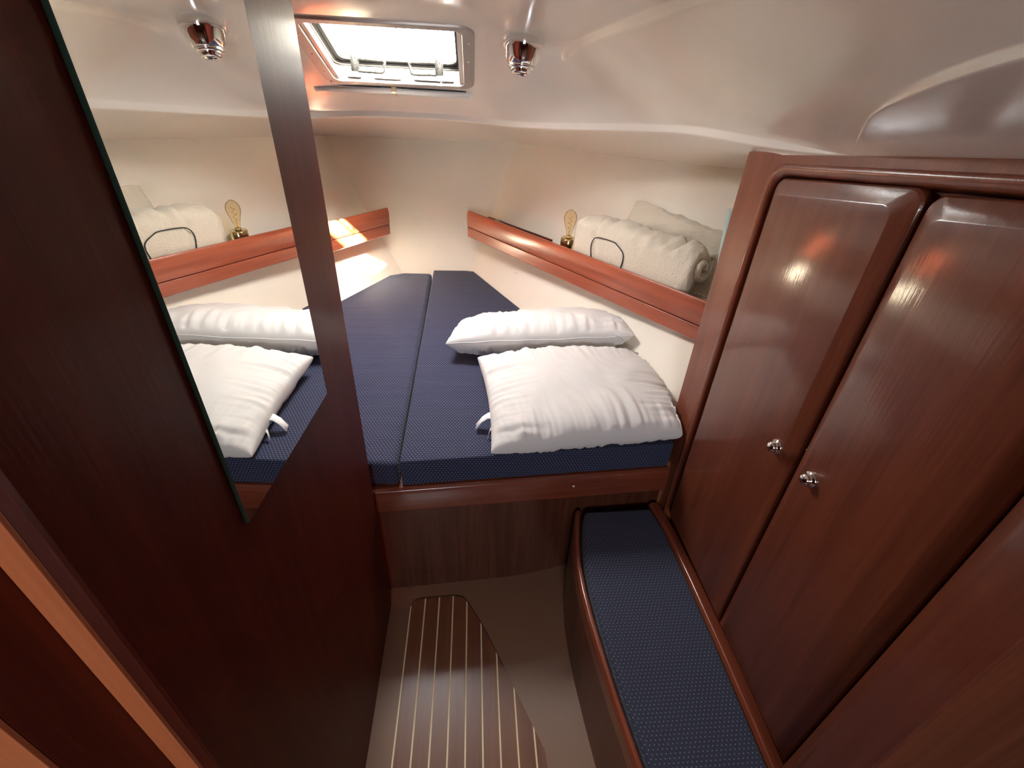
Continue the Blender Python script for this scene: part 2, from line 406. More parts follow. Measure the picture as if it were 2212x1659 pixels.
ledp = ['Lcp', 'Lmp', 'L1p', 'L2p', 'L3p', 'L4p', 'T1', 'C0p', 'C1p', 'C2p']
crease(zip(ledp, ledp[1:]), 0.55)
crease([('R1', 'R1b'), ('R1b', 'R2'), ('R2', 'R3')], 0.95)
crease([('R1p', 'R1bp'), ('R1bp', 'R2p'), ('R2p', 'R3p')], 0.95)
crease([('T1', 'C0'), ('C0', 'C1'), ('C1', 'C2'), ('T1', 'C0p'), ('C0p', 'C1p'), ('C1p', 'C2p')], 0.92)
crease([('T0', 'T1'), ('T1', 'T2'), ('T2', 'T3')], 1.0)
crease([('h0', 'h1'), ('h1', 'h2'), ('h2', 'h3')], 1.0)
crease([('W0', 'B0'), ('W0', 'W1'), ('W1', 'W2'), ('W2', 'W3'), ('W3', 'W4'), ('W4', 'W5'), ('W5', 'W6')], 1.0)
vc = bm.verts.layers.float.new('crease_vert')
for k in ('C0', 'C0p'):
    for ix in (idx, mi): bm.verts[ix[k]][vc] = 0.5
for k in ('h1', 'h2', 'W0', 'W1', 'W2', 'W3', 'W4', 'W5', 'T0', 'B0'):
    for ix in (idx, mi): bm.verts[ix[k]][vc] = 1.0
bm.to_mesh(me); bm.free()
for p in me.polygons: p.use_smooth = True
sd = ceil.modifiers.new('sub', 'SUBSURF'); sd.levels = 4; sd.render_levels = 4
tag(ceil, 'glossy cream moulded headliner with a rounded ledge running round the cabin', 'ceiling', kind='structure')

# floor ------------------------------------------------------------------------
v = []; f = []
xs = [-3.4, -0.6, 0.0, 0.15, 0.25, 0.33, 0.42, 0.6, 3.4]
zz = [0, 0, 0, 0.0, 0.012, 0.03, 0.055, 0.06, 0.06]
for x, z in zip(xs, zz):
    v += [(x, -2.3, z * 0.4), (x, 0.35, z * 0.6), (x, 1.45, z)]
for i in range(len(xs) - 1):
    for j in range(2):
        a = i * 3 + j; f.append((a, a + 3, a + 4, a + 1))
o = mesh('floor', v, f, M_floor, smooth=True)
tag(o, 'brown moulded floor liner around the striped teak sole board', 'floor', kind='structure')

# bulkhead carrying the mirror (left) --------------------------------------------
XB = -0.3268
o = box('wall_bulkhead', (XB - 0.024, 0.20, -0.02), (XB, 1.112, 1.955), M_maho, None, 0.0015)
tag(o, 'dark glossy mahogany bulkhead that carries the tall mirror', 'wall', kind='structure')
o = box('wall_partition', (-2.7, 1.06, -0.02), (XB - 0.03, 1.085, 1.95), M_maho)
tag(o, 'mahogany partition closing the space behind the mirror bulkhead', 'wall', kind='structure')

# door frame behind / around the camera --------------------------------------------
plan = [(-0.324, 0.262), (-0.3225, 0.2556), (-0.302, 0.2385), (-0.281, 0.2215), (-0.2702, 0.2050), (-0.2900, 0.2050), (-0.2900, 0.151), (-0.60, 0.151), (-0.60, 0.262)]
o = prism('trim_1', [(x, y, -0.02) for x, y in plan], (0, 0, 1.97), M_maho, None, 0.001, 2)  # shaded jamb faces get the darker wood, lit ones the orange
tag(o, 'doorway jamb with a deep rebate on the mirror side, dark mahogany standing for its shaded faces', 'door frame', kind='structure')
o = box('trim_3', (-0.2900, 0.2010, -0.02), (-0.2700, 0.2052, 1.95), M_jamb_lit, None, 0.001)
tag(o, 'saloon-facing edge of the mirror side jamb, warm light put into its orange brown', 'trim', kind='structure')
o = box('trim_4', (-0.60, 0.1470, -0.02), (-0.2900, 0.1512, 1.95), M_jamb_lit, None, 0.001)
tag(o, 'saloon-facing jamb face in the lower corner, warm light put into its orange brown', 'trim', kind='structure')
plan = [(0.76, 0.392), (0.730, 0.394), (0.715, 0.372), (0.700, 0.352), (0.690, 0.318), (0.680, 0.290), (0.672, 0.268), (0.645, 0.254), (1.2, 0.254), (1.2, 0.392)]
o = prism('trim_2', [(x, y, -0.02) for x, y in plan], (0, 0, 1.90), M_door, None, 0.003, 2)
tag(o, 'reddish mahogany doorway jamb next to the aft locker door', 'door frame', kind='structure')
# saloon shell behind the doorway (seen only in reflections, keeps the daylight out)
v = [(-3.4, 0.20, -0.02), (-0.5, 0.20, -0.02), (-0.5, 0.20, 2.0), (-3.4, 0.20, 2.0)]
o = mesh('wall_back_left', v, [(0, 1, 2, 3)], M_maho); tag(o, 'mahogany bulkhead beside the doorway on the mirror side', 'wall', kind='structure')
v = [(0.9, 0.30, -0.02), (3.4, 0.30, -0.02), (3.4, 0.30, 2.0), (0.9, 0.30, 2.0)]
o = mesh('wall_back_right', v, [(0, 1, 2, 3)], M_maho); tag(o, 'mahogany bulkhead beside the doorway on the locker side', 'wall', kind='structure')
v = [(-3.4, 0.31, -0.02), (-3.4, -2.3, -0.02), (3.4, -2.3, -0.02), (3.4, 0.31, -0.02), (-3.4, 0.31, 2.0), (-3.4, -2.3, 2.0), (3.4, -2.3, 2.0), (3.4, 0.31, 2.0)]
o = mesh('wall_saloon', v, [(0, 1, 5, 4), (1, 2, 6, 5), (2, 3, 7, 6), (4, 5, 6, 7)], M_maho); tag(o, 'mahogany saloon shell behind the open doorway', 'wall', kind='structure')

# ================================================================== HATCH
hx = Vector((1, 0, 0)); hy = Vector((0, math.cos(-sa), math.sin(-sa))); 
hc = Vector((AX, 1.915, zA(1.915)))
win = empty('window_1', hc, (-sa, 0, 0))
tag(win, 'bright roof hatch with a speckled acrylic pane and two grey latches', 'window', kind='structure')
def rrect(hw, hl, r, n=6):
    pts = []
    for cx, cy, a0 in ((hw - r, hl - r, 0), (-hw + r, hl - r, 90), (-hw + r, -hl + r, 180), (hw - r, -hl + r, 270)):
        for k in range(n + 1):
            a = math.radians(a0 + 90 * k / n); pts.append((cx + r * math.cos(a), cy + r * math.sin(a)))
    return pts
def ringloft(name, loops, mat, parent, closed=False):
    """loops: list of (2D loop, z); joins successive loops"""
    n = len(loops[0][0]); v = []; f = []
    for lp, z in loops: v += [(x, y, z) for x, y in lp]
    m = len(loops)
    for i in range(m if closed else m - 1):
        j = (i + 1) % m
        for k in range(n): f.append((i * n + k, i * n + (k + 1) % n, j * n + (k + 1) % n, j * n + k))
    o = mesh(name, v, f, mat, parent); bevel(o, 0.0015, 2, 40)
    return o
HW, HL = 0.235, 0.196
o1 = rrect(HW + 0.040, HL + 0.026, 0.05); i1 = rrect(HW, HL, 0.025)
ringloft('frame', [(o1, -0.001), (rrect(HW + 0.037, HL + 0.023, 0.048), -0.007), (rrect(HW + 0.002, HL + 0.002, 0.026), -0.007), (i1, -0.004), (i1, 0.045), (o1, 0.045)], M_hframe, win, True)
# trunk: moulded inner sides up to the lid
ringloft('trunk', [(rrect(HW - 0.001, HL - 0.001, 0.025), -0.003), (rrect(HW - 0.004, HL - 0.004, 0.03), 0.040), (rrect(HW + 0.03, HL + 0.03, 0.05), 0.040), (rrect(HW + 0.03, HL + 0.03, 0.05), 0.048), (rrect(HW - 0.006, HL - 0.006, 0.032), 0.048)], M_trunk, win)
ringloft('seal', [(rrect(HW - 0.006, HL - 0.006, 0.03), 0.048), (rrect(HW - 0.013, HL - 0.013, 0.028), 0.049), (rrect(HW - 0.013, HL - 0.013, 0.028), 0.054), (rrect(HW - 0.004, HL - 0.004, 0.03), 0.054)], M_grey, win)
ringloft('lid_frame', [(rrect(HW - 0.010, HL - 0.010, 0.03), 0.054), (rrect(HW - 0.026, HL - 0.026, 0.03), 0.055), (rrect(HW - 0.026, HL - 0.026, 0.03), 0.066), (rrect(HW + 0.02, HL + 0.02, 0.05), 0.066), (rrect(HW + 0.02, HL + 0.02, 0.05), 0.054)], M_dull, win, True)
pp = rrect(HW + 0.015, HL + 0.015, 0.05)
v = [(x, y, 0.067) for x, y in pp]
mesh('pane', v, [tuple(range(len(v)))], M_pane, win)
# latches: barrel and a bent loop handle, the two handed alike
for s in (-1, 1):
    hxp = s * 0.148
    hnd = lathe('latch', [(0.0, -0.016), (0.0135, -0.016), (0.0145, -0.014), (0.0145, 0.030), (0.012, 0.032), (0.0, 0.032)], M_grey, win, 24, loc=(hxp, HL - 0.068, 0.018), rot=(math.radians(20), 0, 0))
    a = -s
    L = [(a * 0.010, 0, 0.022), (a * 0.106, 0.0, 0.018), (a * 0.098, -0.004, -0.016), (a * 0.006, -0.004, -0.014)]
    pts = []
    for i in range(4):
        p, q = Vector(L[i]), Vector(L[(i + 1) % 4])
        pts += [p.lerp(q, t) for t in (0.08, 0.3, 0.6, 0.92)]
    tube('handle', pts, 0.0055, M_dull, hnd, 8, True)
# hinge and catch plates on the far side of the trunk
for hxp, w in ((-0.165, 0.05), (-0.045, 0.10), (0.10, 0.10), (0.175, 0.045)):
    box('catch_plate', (hxp - w / 2, HL - 0.012, 0.004), (hxp + w / 2, HL - 0.004, 0.034), M_trunk if abs(hxp) > 0.06 else M_hframe, win, 0.001)
for x in (-HW - 0.018, HW + 0.020):
    for y in (-0.13, -0.01, 0.12, HL + 0.005):
        lathe('screw', [(0, -0.0095), (0.003, -0.0088), (0.0035, -0.0068), (0.0035, -0.002)], M_chrome, win, 10, loc=(x, y, 0))

# roller blind below the hatch --------------------------------------------------
bl, br = at(686, 187, y=2.165), at(1014, 205, y=2.165)
rb = empty('roller_blind', (bl + br) / 2, (-sa, math.atan2(-(br - bl).z, (br - bl).x), 0))
tag(rb, 'white roller blind tube with a thin rod fixed under the roof hatch', 'blind')
hl = (br - bl).length / 2
def cyl_x(name, x0, x1, r, mat, parent, y=0, z=0, n=20):
    return tube(name, [(x0, y, z), (x0 + 0.001, y, z), (x1 - 0.001, y, z), (x1, y, z)], [r * 0.9, r, r, r * 0.9], mat, parent, n)
cyl_x('tube', -hl, hl, 0.0135, M_white, rb)
cyl_x('end_cap', -hl - 0.010, -hl, 0.0155, M_white, rb); cyl_x('end_cap', hl, hl + 0.010, 0.0155, M_white, rb)
cyl_x('rod', -hl + 0.004, hl - 0.004, 0.0028, M_rubber, rb, -0.019, 0.004, 10)
cyl_x('rod_end', hl - 0.012, hl - 0.002, 0.0045, M_white, rb, -0.019, 0.004, 10); cyl_x('rod_end', -hl + 0.0, -hl + 0.010, 0.0045, M_white, rb, -0.019, 0.004, 10)
box('clip', (-0.009, -0.024, -0.018), (0.009, 0.010, 0.006), M_yel, rb, 0.002)

# ================================================================== SPOTLIGHT
sb = Vector((0.158, 1.800, 1.846)); dirn = Vector((-0.10, -0.16, -1.0)).normalized()
sp = empty('ceiling_spotlight', sb, zrot(dirn))
tag(sp, 'chrome cone spotlight set in the headliner beside the roof hatch', 'spotlight')
lathe('cone', [(0.0, -0.03), (0.064, -0.03), (0.0655, -0.004), (0.0655, 0.002), (0.062, 0.010), (0.054, 0.032), (0.045, 0.047), (0.040, 0.0505)], M_chrome, sp)
lathe('swivel_ring', [(0.040, 0.048), (0.0425, 0.052), (0.041, 0.057), (0.036, 0.059), (0.030, 0.058)], M_chrome, sp)
lathe('lamp_head', [(0.033, 0.05), (0.033, 0.060), (0.030, 0.069), (0.0235, 0.073), (0.021, 0.071), (0.020, 0.064)], M_chrome, sp)
lathe('lens', [(0.0, 0.069), (0.010, 0.068), (0.0205, 0.064)], M_rubber, sp)

# ================================================================== MIRROR
mr = empty('wall_mirror', (-0.32, 0.67, 1.19))
tag(mr, 'tall frameless mirror with green glass edges fixed on the dark bulkhead', 'mirror')
q = [(-0.32, 0.478, 1.207), (-0.32, 0.874, 1.162), (-0.32, 0.864, 1.93), (-0.32, 0.478, 1.93)]
mesh('silvered_face', [Vector(p) - Vector((-0.32, 0.67, 1.19)) for p in q], [(0, 1, 2, 3)], M_mirror, mr)
qq = [Vector(p) - Vector((-0.32, 0.67, 1.19)) for p in q]; back = [p + Vector((-0.006, 0, 0)) for p in qq]
mesh('glass_edge', qq + back, [(i, (i + 1) % 4, 4 + (i + 1) % 4, 4 + i) for i in range(4)], M_edge, mr)

# ================================================================== SHELVES
def shelf(name, p0, p1, wallfn, label, s):
    """p0 bow end, p1 aft end of the fiddle's top line (front face); s=+1 right side"""
    d = (p1 - p0); ln = Vector((d.x, d.y, 0)).length
    az = math.atan2(d.y, d.x); tilt = math.atan2(d.z, ln)
    root = empty(name, p0, (0, -tilt, az)); tag(root, label, 'shelf')
    W = Matrix.Translation(p0) @ Matrix.Rotation(az, 4, 'Z') @ Matrix.Rotation(-tilt, 4, 'Y')
    Wi = W.inverted()
    k = s  # +y local is toward the wall for the right shelf, -y for the left
    # profiled fiddle: rounded top, wide board, groove, lower board
    def extr(nm, prof, mat, parent):
        n = len(prof); v = [(0, k * y, z) for y, z in prof] + [(ln, k * y, z) for y, z in prof]
        f = [tuple(range(n)), tuple(range(2 * n - 1, n - 1, -1))] + [(i, (i + 1) % n, n + (i + 1) % n, n + i) for i in range(n)]
        o = mesh(nm, v, f, mat, parent); bevel(o, 0.0025, 3, 25); return o
    extr('upper_board', [(0.006, 0.0), (0.020, -0.002), (0.022, -0.010), (0.022, -0.094), (0.0, -0.094), (-0.002, -0.088), (-0.002, -0.030), (0.001, -0.010)], M_shelf, root)
    extr('groove_strip', [(0.004, -0.0935), (0.022, -0.0935), (0.022, -0.0985), (0.004, -0.0985)], M_rail, root)
    extr('lower_board', [(0.0, -0.098), (0.022, -0.098), (0.022, -0.158), (0.006, -0.158), (0.0, -0.152)], M_shelf, root)
    # shelf board reaching back to the hull
    zb = -0.075
    nseg = 10; fr = []; bk = []
    for i in range(nseg + 1):
        x = ln * i / nseg
        a = W @ Vector((x, k * 0.021, zb))
        # march to the hull
        st = (W.to_3x3() @ Vector((0, k, 0))); st.z = 0; st.normalize()
        lo, hi = 0.0, 0.8
        for _ in range(40):
            m = (lo + hi) / 2; pp = a + st * m
            if wallfn(pp) > 0 and FB(pp) > 0: lo = m
            else: hi = m
        fr.append(Wi @ a); bk.append(Wi @ (a + st * max(lo - 0.002, 0.0)))
    top = fr + bk[::-1]
    n = len(top); v = list(top) + [p + Vector((0, 0, -0.014)) for p in top]
    f = []
    m_ = nseg + 1
    for i in range(nseg):
        f.append((i, i + 1, n - 2 - i, n - 1 - i)); f.append((n + i, n + n - 1 - i, n + n - 2 - i, n + i + 1))
    for i in range(n): f.append((i, n + i, n + (i + 1) % n, (i + 1) % n))
    mesh('shelf_board', v, f, M_rail, root)
    return root, W, bk
p0 = Vector((-0.039, 2.996, 1.082)); p1 = at(1527, 653, y=1.5)
p1e = p0 + (p1 - p0) * 1.09
sr, WR, bkR = shelf('fiddled_shelf', p0, p1e, FR, 'long mahogany shelf with a grooved fiddle holding the blankets and bulb lamp', 1)
q0 = at(839, 449, y=3.0); dL = Vector((-(p1 - p0).x, (p1 - p0).y, (p1 - p0).z))
q1 = q0 + dL * 1.0
sl_, WL, bkL = shelf('fiddled_shelf', q0, q1, FL, 'short visible mahogany shelf end glowing red in sunlight past the mirror bulkhead', -1)
# dark back rail standing on the right shelf against the hull
a, b = hit(1057, 467, FR), hit(1196, 517, FR)
a -= Vector((0.02, 0.012, 0)); b -= Vector((0.02, 0.012, 0))
d = b - a
prism('back_rail', [WR.inverted() @ p for p in (a, b, b + Vector((0, 0, -0.06)), a + Vector((0, 0, -0.06)))], WR.to_3x3().inverted() @ Vector((0.014, 0.010, 0)), M_maho, sr, 0.002)

# ================================================================== BERTH
def fy(x): return 1.190 + 0.076 * x     # forward face of the berth front
bb = empty('vee_berth', (0.1, 1.2, 0.0)); tag(bb, 'mahogany berth front with a varnished rail below the navy mattresses', 'berth')
BBI = Vector((0.1, 1.2, 0.0))
def bbp(x, dy, z): return Vector((x, fy(x) + dy, z)) - BBI
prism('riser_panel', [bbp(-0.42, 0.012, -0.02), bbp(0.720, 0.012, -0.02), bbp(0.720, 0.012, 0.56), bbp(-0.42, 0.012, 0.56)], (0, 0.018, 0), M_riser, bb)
v = []
prof = [(-0.018, 0.478), (-0.020, 0.560), (-0.016, 0.574), (-0.004, 0.580), (0.020, 0.580), (0.020, 0.474), (-0.012, 0.474)]
n = len(prof)
v = [bbp(-0.42, y, z) for y, z in prof] + [bbp(0.720, y, z) for y, z in prof]
f = [tuple(range(n)), tuple(range(2 * n - 1, n - 1, -1))] + [(i, (i + 1) % n, n + (i + 1) % n, n + i) for i in range(n)]
o = mesh('rail', v, f, M_rail, bb); bevel(o, 0.003, 3, 25)
prism('base_board', [bbp(-0.42, 0.02, 0.565), bbp(0.720, 0.02, 0.565), Vector((0.720, 1.34, 0.565)) - BBI, Vector((-0.02, 3.05, 0.565)) - BBI, Vector((-0.45, 3.0, 0.565)) - BBI, Vector((-1.30, 1.2, 0.565)) - BBI], (0, 0, 0.012), M_plank, bb)
for u, v_ in ((1239, 1050),):
    p = at(u, v_, y=fy(0.36) - 0.02) - BBI
    lathe('screw_cap', [(0, 0.003), (0.004, 0.0025), (0.0055, 0.0)], M_inlay, bb, 14, loc=p, rot=(math.radians(90), 0, 0))

def mattress(name, poly, z0, z1, mat, label, r=0.018, seed=0, flare=()):
    n = len(poly)
    v = [(x - dx, y - dy, z0) for (x, y), (dx, dy) in zip(poly, flare)] + [(x, y, z1) for x, y in poly]
    f = [tuple(range(n)), tuple(range(2 * n - 1, n - 1, -1))] + [(i, (i + 1) % n, n + (i + 1) % n, n + i) for i in range(n)]
    o = mesh(name, v, f, mat, None)
    bevel(o, r, 4, 40)
    tag(o, label, 'mattress', 'two mattresses of the berth')
    return o
zt, zb = 0.69, 0.583
xr = lambda y: 1.324 - 0.436 * y - 0.006
# seam line
sf = at(862, 1005, z=zt); sbk = at(935, 595, z=zt)
ysm = fy(-0.26)
rm = [(-0.243, ysm), (0.715, fy(0.715)), (0.716, 1.375), (xr(2.2), 2.2), (xr(3.02), 3.02), (-0.055, 3.035), (-0.262, 3.03)]
mattress('berth_mattress', rm, zb, zt, M_navy, 'navy dotted berth mattress with the pillows on it', 0.016, flare=((0, 0), (0, 0), (0.10, 0), (0.10, 0), (0.10, 0.055), (0, 0.055), (0, 0.055)))
xl = lambda y: hull_l(y, zt) + 0.006
lm = [(-0.252, ysm - 0.004), (-0.270, 2.985), (-0.45, 2.99), (xl(2.94), 2.94), (xl(2.2), 2.2), (xl(1.3), 1.3), (-1.2, ysm), (-0.34, ysm)]
mattress('berth_mattress', lm, zb, zt - 0.004, M_navy, 'bare navy dotted berth mattress beside the mirror bulkhead', 0.020, flare=((0, 0), (0, 0.055), (0, 0.055), (-0.12, 0.05), (-0.12, 0), (-0.12, 0), (0, 0), (0, 0)))

# ================================================================== PILLOWS
def pillow(name, w, d, h, seed, nu=220, nv=170, wr=0.006, conc=0.05, crown=0.45):
    rs = Vector((seed * 13.7, seed * 5.1, seed * 2.3))
    verts = []; faces = []
    for side in (1, -1):
        for j in range(nv + 1):
            for i in range(nu + 1):
                u = -1 + 2 * i / nu; v = -1 + 2 * j / nv
                # sample denser near the rim
                u = math.sin(u * math.pi / 2); v = math.sin(v * math.pi / 2)
                x = w / 2 * u * (1 - conc * (1 - v * v) * u * u)
                y = d / 2 * v * (1 - conc * (1 - u * u) * v * v)
                e = max(0.0, (1 - abs(u) ** 3.0)) * max(0.0, (1 - abs(v) ** 3.0))
                z = h / 2 * e ** crown
                # gathered wrinkles that run in from the seams
                ru = max(0.0, abs(u) - 0.25) / 0.75; rv = max(0.0, abs(v) - 0.25) / 0.75
                wu = noise.noise(Vector((x * 4, y * 56, 1.0 * side)) + rs) * ru ** 1.3 * (0.9 + 0.9 * noise.noise(Vector((y * 9, x * 2, 7.0)) + rs))
                wv = noise.noise(Vector((x * 52 + y * 5, y * 4, 4.0 * side)) + rs) * rv ** 1.2 * (0.9 + 0.7 * noise.noise(Vector((x * 9, y * 2, 3.0)) + rs))
                wb = noise.noise(Vector((x * 7, y * 7, 9.0 * side)) + rs) * 0.8
                wf = noise.noise(Vector((x * 22 + y * 12, y * 15 - x * 6, 2.0 * side)) + rs) * 0.35
                rim = min(1.0, e * 6)
                z += (wu * 1.7 + wv * 1.7 + wb + wf) * wr * rim
                # slightly wavy seam
                zs = noise.noise(Vector((x * 9, y * 9, 0)) + rs) * 0.008
                verts.append((x, y, side * z + zs))
    n = (nu + 1) * (nv + 1)
    for side in range(2):
        for j in range(nv):
            for i in range(nu):
                a = side * n + j * (nu + 1) + i
                q = (a, a + 1, a + nu + 2, a + nu + 1)
                faces.append(q if side == 0 else q[::-1])
    me = bpy.data.meshes.new(name); me.from_pydata(verts, [], faces)
    bm = bmesh.new(); bm.from_mesh(me); bmesh.ops.remove_doubles(bm, verts=bm.verts[:], dist=2e-5)
    bm.to_mesh(me); bm.free()
    for p in me.polygons: p.use_smooth = True
    return me
def seam_cord(w, d, conc, seed, r=0.0016):
    rs = Vector((seed * 13.7, seed * 5.1, seed * 2.3)); pts = []
    for k in range(160):
        t = k / 160 * 4
        s = t % 1
        if t < 1: u, v = -1 + 2 * s, -1
        elif t < 2: u, v = 1, -1 + 2 * s
        elif t < 3: u, v = 1 - 2 * s, 1
        else: u, v = -1, 1 - 2 * s
        x = w / 2 * u * (1 - conc * (1 - v * v) * u * u); y = d / 2 * v * (1 - conc * (1 - u * u) * v * v)
        pts.append((x, y, noise.noise(Vector((x * 9, y * 9, 0)) + rs) * 0.008))
    return pts
def strip_tag(name, pts, wdir, w, parent, mat):
    """small fabric tag along pts"""
    v = []; f = []
    wd_ = Vector(wdir).normalized() * w / 2
    for p in pts: v += [Vector(p) - wd_, Vector(p) + wd_]
    for i in range(len(pts) - 1): f.append((2 * i, 2 * i + 1, 2 * i + 3, 2 * i + 2))
    o = mesh(name, v, f, mat, parent, smooth=True)
    so_ = o.modifiers.new('solid', 'SOLIDIFY'); so_.thickness = 0.0008
    return o
def settle(me, root, extra):
    '''let the soft body rest: out of the hull, on the mattress, against its neighbour'''
    M = Matrix.Translation(root.location) @ root.rotation_euler.to_matrix().to_4x4(); Mi = M.inverted()
    for q in me.vertices:
        p = M @ q.co
        k = min(1.0, max(0.0, (p.y - 1.345) / 0.10)); k = k * k * (3 - 2 * k)
        lim = 0.720 * (1 - k) + k * (hull_r(max(p.y, 1.365), p.z) - 0.012)
        if p.x > lim - 0.03: p.x = lim - 0.03 * math.exp(-max(0.0, p.x - lim + 0.03) / 0.03)
        if p.z < zt + 0.0015: p.z = zt + 0.0015
        p = extra(p)
        q.co = Mi @ p
ypl = lambda p: 1.742 - 0.13 * p.x
def ex1(p):
    l = ypl(p) - 0.003
    if p.y > l: p.y = l
    return p
def ex2(p):
    l = ypl(p) + 0.003
    if p.y < l: p.y = l
    return p
p1 = empty('pillow', (0.395, 1.470, zt + 0.072), (math.radians(4), math.radians(-2), math.radians(4)))
tag(p1, 'plump flat white pillow near the berth front with white tags on its side', 'pillow', 'white pillows on the berth')
me = pillow('cushion', 0.72, 0.56, 0.17, 1, conc=0.05, wr=0.0095, crown=0.36)
settle(me, p1, ex1)
link('cushion', me, M_cotton, p1)
strip_tag('care_tag', [(-0.335, -0.095, 0.0), (-0.352, -0.097, 0.002), (-0.375, -0.102, -0.010), (-0.398, -0.110, -0.035)], (0.2, 1, 0), 0.034, p1, M_tag)
strip_tag('care_tag', [(-0.332, -0.140, -0.002), (-0.350, -0.150, -0.016), (-0.360, -0.165, -0.036)], (0.3, 1, 0.2), 0.018, p1, M_tag)
p2 = empty('pillow', (0.300, 1.925, zt + 0.108), (math.radians(-13), math.radians(-7), math.radians(-8)))
tag(p2, 'wrinkled white pillow tucked behind the flat one against the hull, seam facing out', 'pillow', 'white pillows on the berth')
me = pillow('cushion', 0.80, 0.34, 0.18, 2, conc=0.03, wr=0.013, crown=0.40)
settle(me, p2, ex2)
link('cushion', me, M_cotton, p2)
sc = seam_cord(0.80, 0.34, 0.03, 2)
tube('seam', sc[:41], 0.0013, M_tag, p2, 6)
strip_tag('care_tag', [(0.325, -0.160, 0.004), (0.345, -0.176, 0.002), (0.362, -0.188, -0.014)], (0.2, 0.8, -0.6), 0.036, p2, M_tag)

# ================================================================== LOCKER
XL = 0.73
lk = empty('hanging_locker', (XL, 0.9, 0.0)); tag(lk, 'tall mahogany hanging locker with two raised doors and chrome knobs', 'locker')
LB = Vector((XL, 0.9, 0.0))
def lp(y, z, dx=0.0): return Vector((XL + dx, y, z)) - LB
def ltop(y): return 1.617 + (1.33 - y) * 0.1135
y_in = 1.185   # inner edge of the leading stile
ya, yb, yc = 1.165, 0.752, 0.742
y_aft = 0.392
# leading stile, top rail with a rounded inner corner, as one L-shaped frame
r = 0.045
def dtop(y): return 1.590 + (1.165 - y) * 0.104
ins = []
cxy = (y_in - r, dtop(y_in) + 0.012 - r)
for k in range(7):
    a = math.radians(0 + 90 * k / 6)
    ins.append((cxy[0] + r * math.cos(a), cxy[1] + r * math.sin(a)))
frame = [(1.333, -0.02), (1.333, ltop(1.333) + 0.008), (y_aft - 0.1, ltop(y_aft) + 0.03), (y_aft - 0.1, dtop(y_aft - .1) + 0.012)] + ins[::-1] + [(y_in, -0.02)]
o = prism('face_frame', [lp(y, z) for y, z in frame], (0.022, 0, 0), M_frame, lk, 0.004, 3)
# cove moulding that follows the frame opening
path = [(y_in, 0.35)] + ins + [(y_aft - 0.08, dtop(y_aft - 0.08) + 0.012)]
pts = [lp(y - 0.004, z - 0.002, 0.004) for y, z in path]
v = []; f = []
n = len(path)
for i, (y, z) in enumerate(path):
    a = Vector(path[max(i - 1, 0)]); b = Vector(path[min(i + 1, n - 1)])
    t = (b - a).normalized(); nrm = Vector((-t.y, t.x))   # toward the door (smaller y / lower z)
    if nrm.dot(Vector((cxy[0] - 0.2, cxy[1] - 0.3)) - Vector((y, z))) < 0: nrm = -nrm
    for off, dx in ((-0.020, 0.0), (-0.018, -0.004), (-0.008, -0.0045), (0.002, 0.004), (0.010, 0.018), (-0.020, 0.018)):
        v.append(lp(y + nrm.x * off, z + nrm.y * off, dx))
k = 6
for i in range(n - 1):
    for j in range(k): f.append((i * k + j, i * k + (j + 1) % k, (i + 1) * k + (j + 1) % k, (i + 1) * k + j))
o = mesh('moulding', v, f, M_frame, lk, smooth=True)
box('side_panel', (XL + 0.02 - LB.x, 1.315 - LB.y, -0.02), (1.45 - LB.x, 1.335 - LB.y, 1.62), M_frame, lk)
box('carcass_back', (XL + 0.024 - LB.x, 0.262 - LB.y, -0.02), (XL + 0.04 - LB.x, 1.314 - LB.y, 1.78), M_maho, lk)
def door(yf, ya_, z0, ztf, rr, label=None):
    """raised slab: yf forward edge, ya_ aft edge; ztf(y) the top; rounded upper corners, wide bevel"""
    out = []
    def corner(cy, cz, a0, n=6):
        return [(cy + rr * math.cos(math.radians(a0 + 90 * k / n)), cz + rr * math.sin(math.radians(a0 + 90 * k / n))) for k in range(n + 1)]
    out = [(yf, z0)] + corner(yf - rr, ztf(yf) - rr, 0) + corner(ya_ + rr, ztf(ya_) - rr, 90) + [(ya_, z0)]
    n = len(out)
    cy = (yf + ya_) / 2; cz = (z0 + ztf(cy)) / 2
    def inset(dd):
        hw = (yf - ya_) / 2; hh = (ztf(cy) - z0) / 2
        return [(cy + (y - cy) * (hw - dd) / hw, cz + (z - cz) * (hh - dd) / hh) for y, z in out]
    lays = [(inset(0.0), 0.020), (inset(0.0), 0.006), (inset(0.003), 0.0005), (inset(0.031), -0.0150), (inset(0.034), -0.0158)]
    v = []; f = []
    for lay, dx in lays: v += [lp(y, z, dx) for y, z in lay]
    for i in range(len(lays) - 1):
        for k in range(n): f.append((i * n + k, i * n + (k + 1) % n, (i + 1) * n + (k + 1) % n, (i + 1) * n + k))
    f.append(tuple((len(lays) - 1) * n + k for k in range(n)))
    o = mesh('door', v, f, M_door, lk); bevel(o, 0.001, 2, 25)
    return o
d1 = door(ya, yb, 0.42, dtop, 0.03)
d2 = door(yc, 0.40, 0.42, dtop, 0.03)
for dd, (u, v_) in ((d1, (1668, 965)), (d2, (1740, 1036))):
    p = at(u, v_, x=XL - 0.028) - LB; p.x = -0.016
    kn = lathe('knob', [(0.0175, -0.003), (0.0180, 0.002), (0.0165, 0.005), (0.0135, 0.0055), (0.013, 0.012), (0.0125, 0.016), (0.009, 0.020), (0.004, 0.0215), (0, 0.0217)], M_chrome, dd, 32, loc=p, rot=zrot((-1, 0, 0)))

p = at(1743, 972, x=XL - 0.017) - LB
box('catch_pin', (p.x - 0.002, p.y - 0.002, p.z - 0.002), (p.x + 0.002, p.y + 0.002, p.z + 0.002), M_chrome, d2, 0.0006)

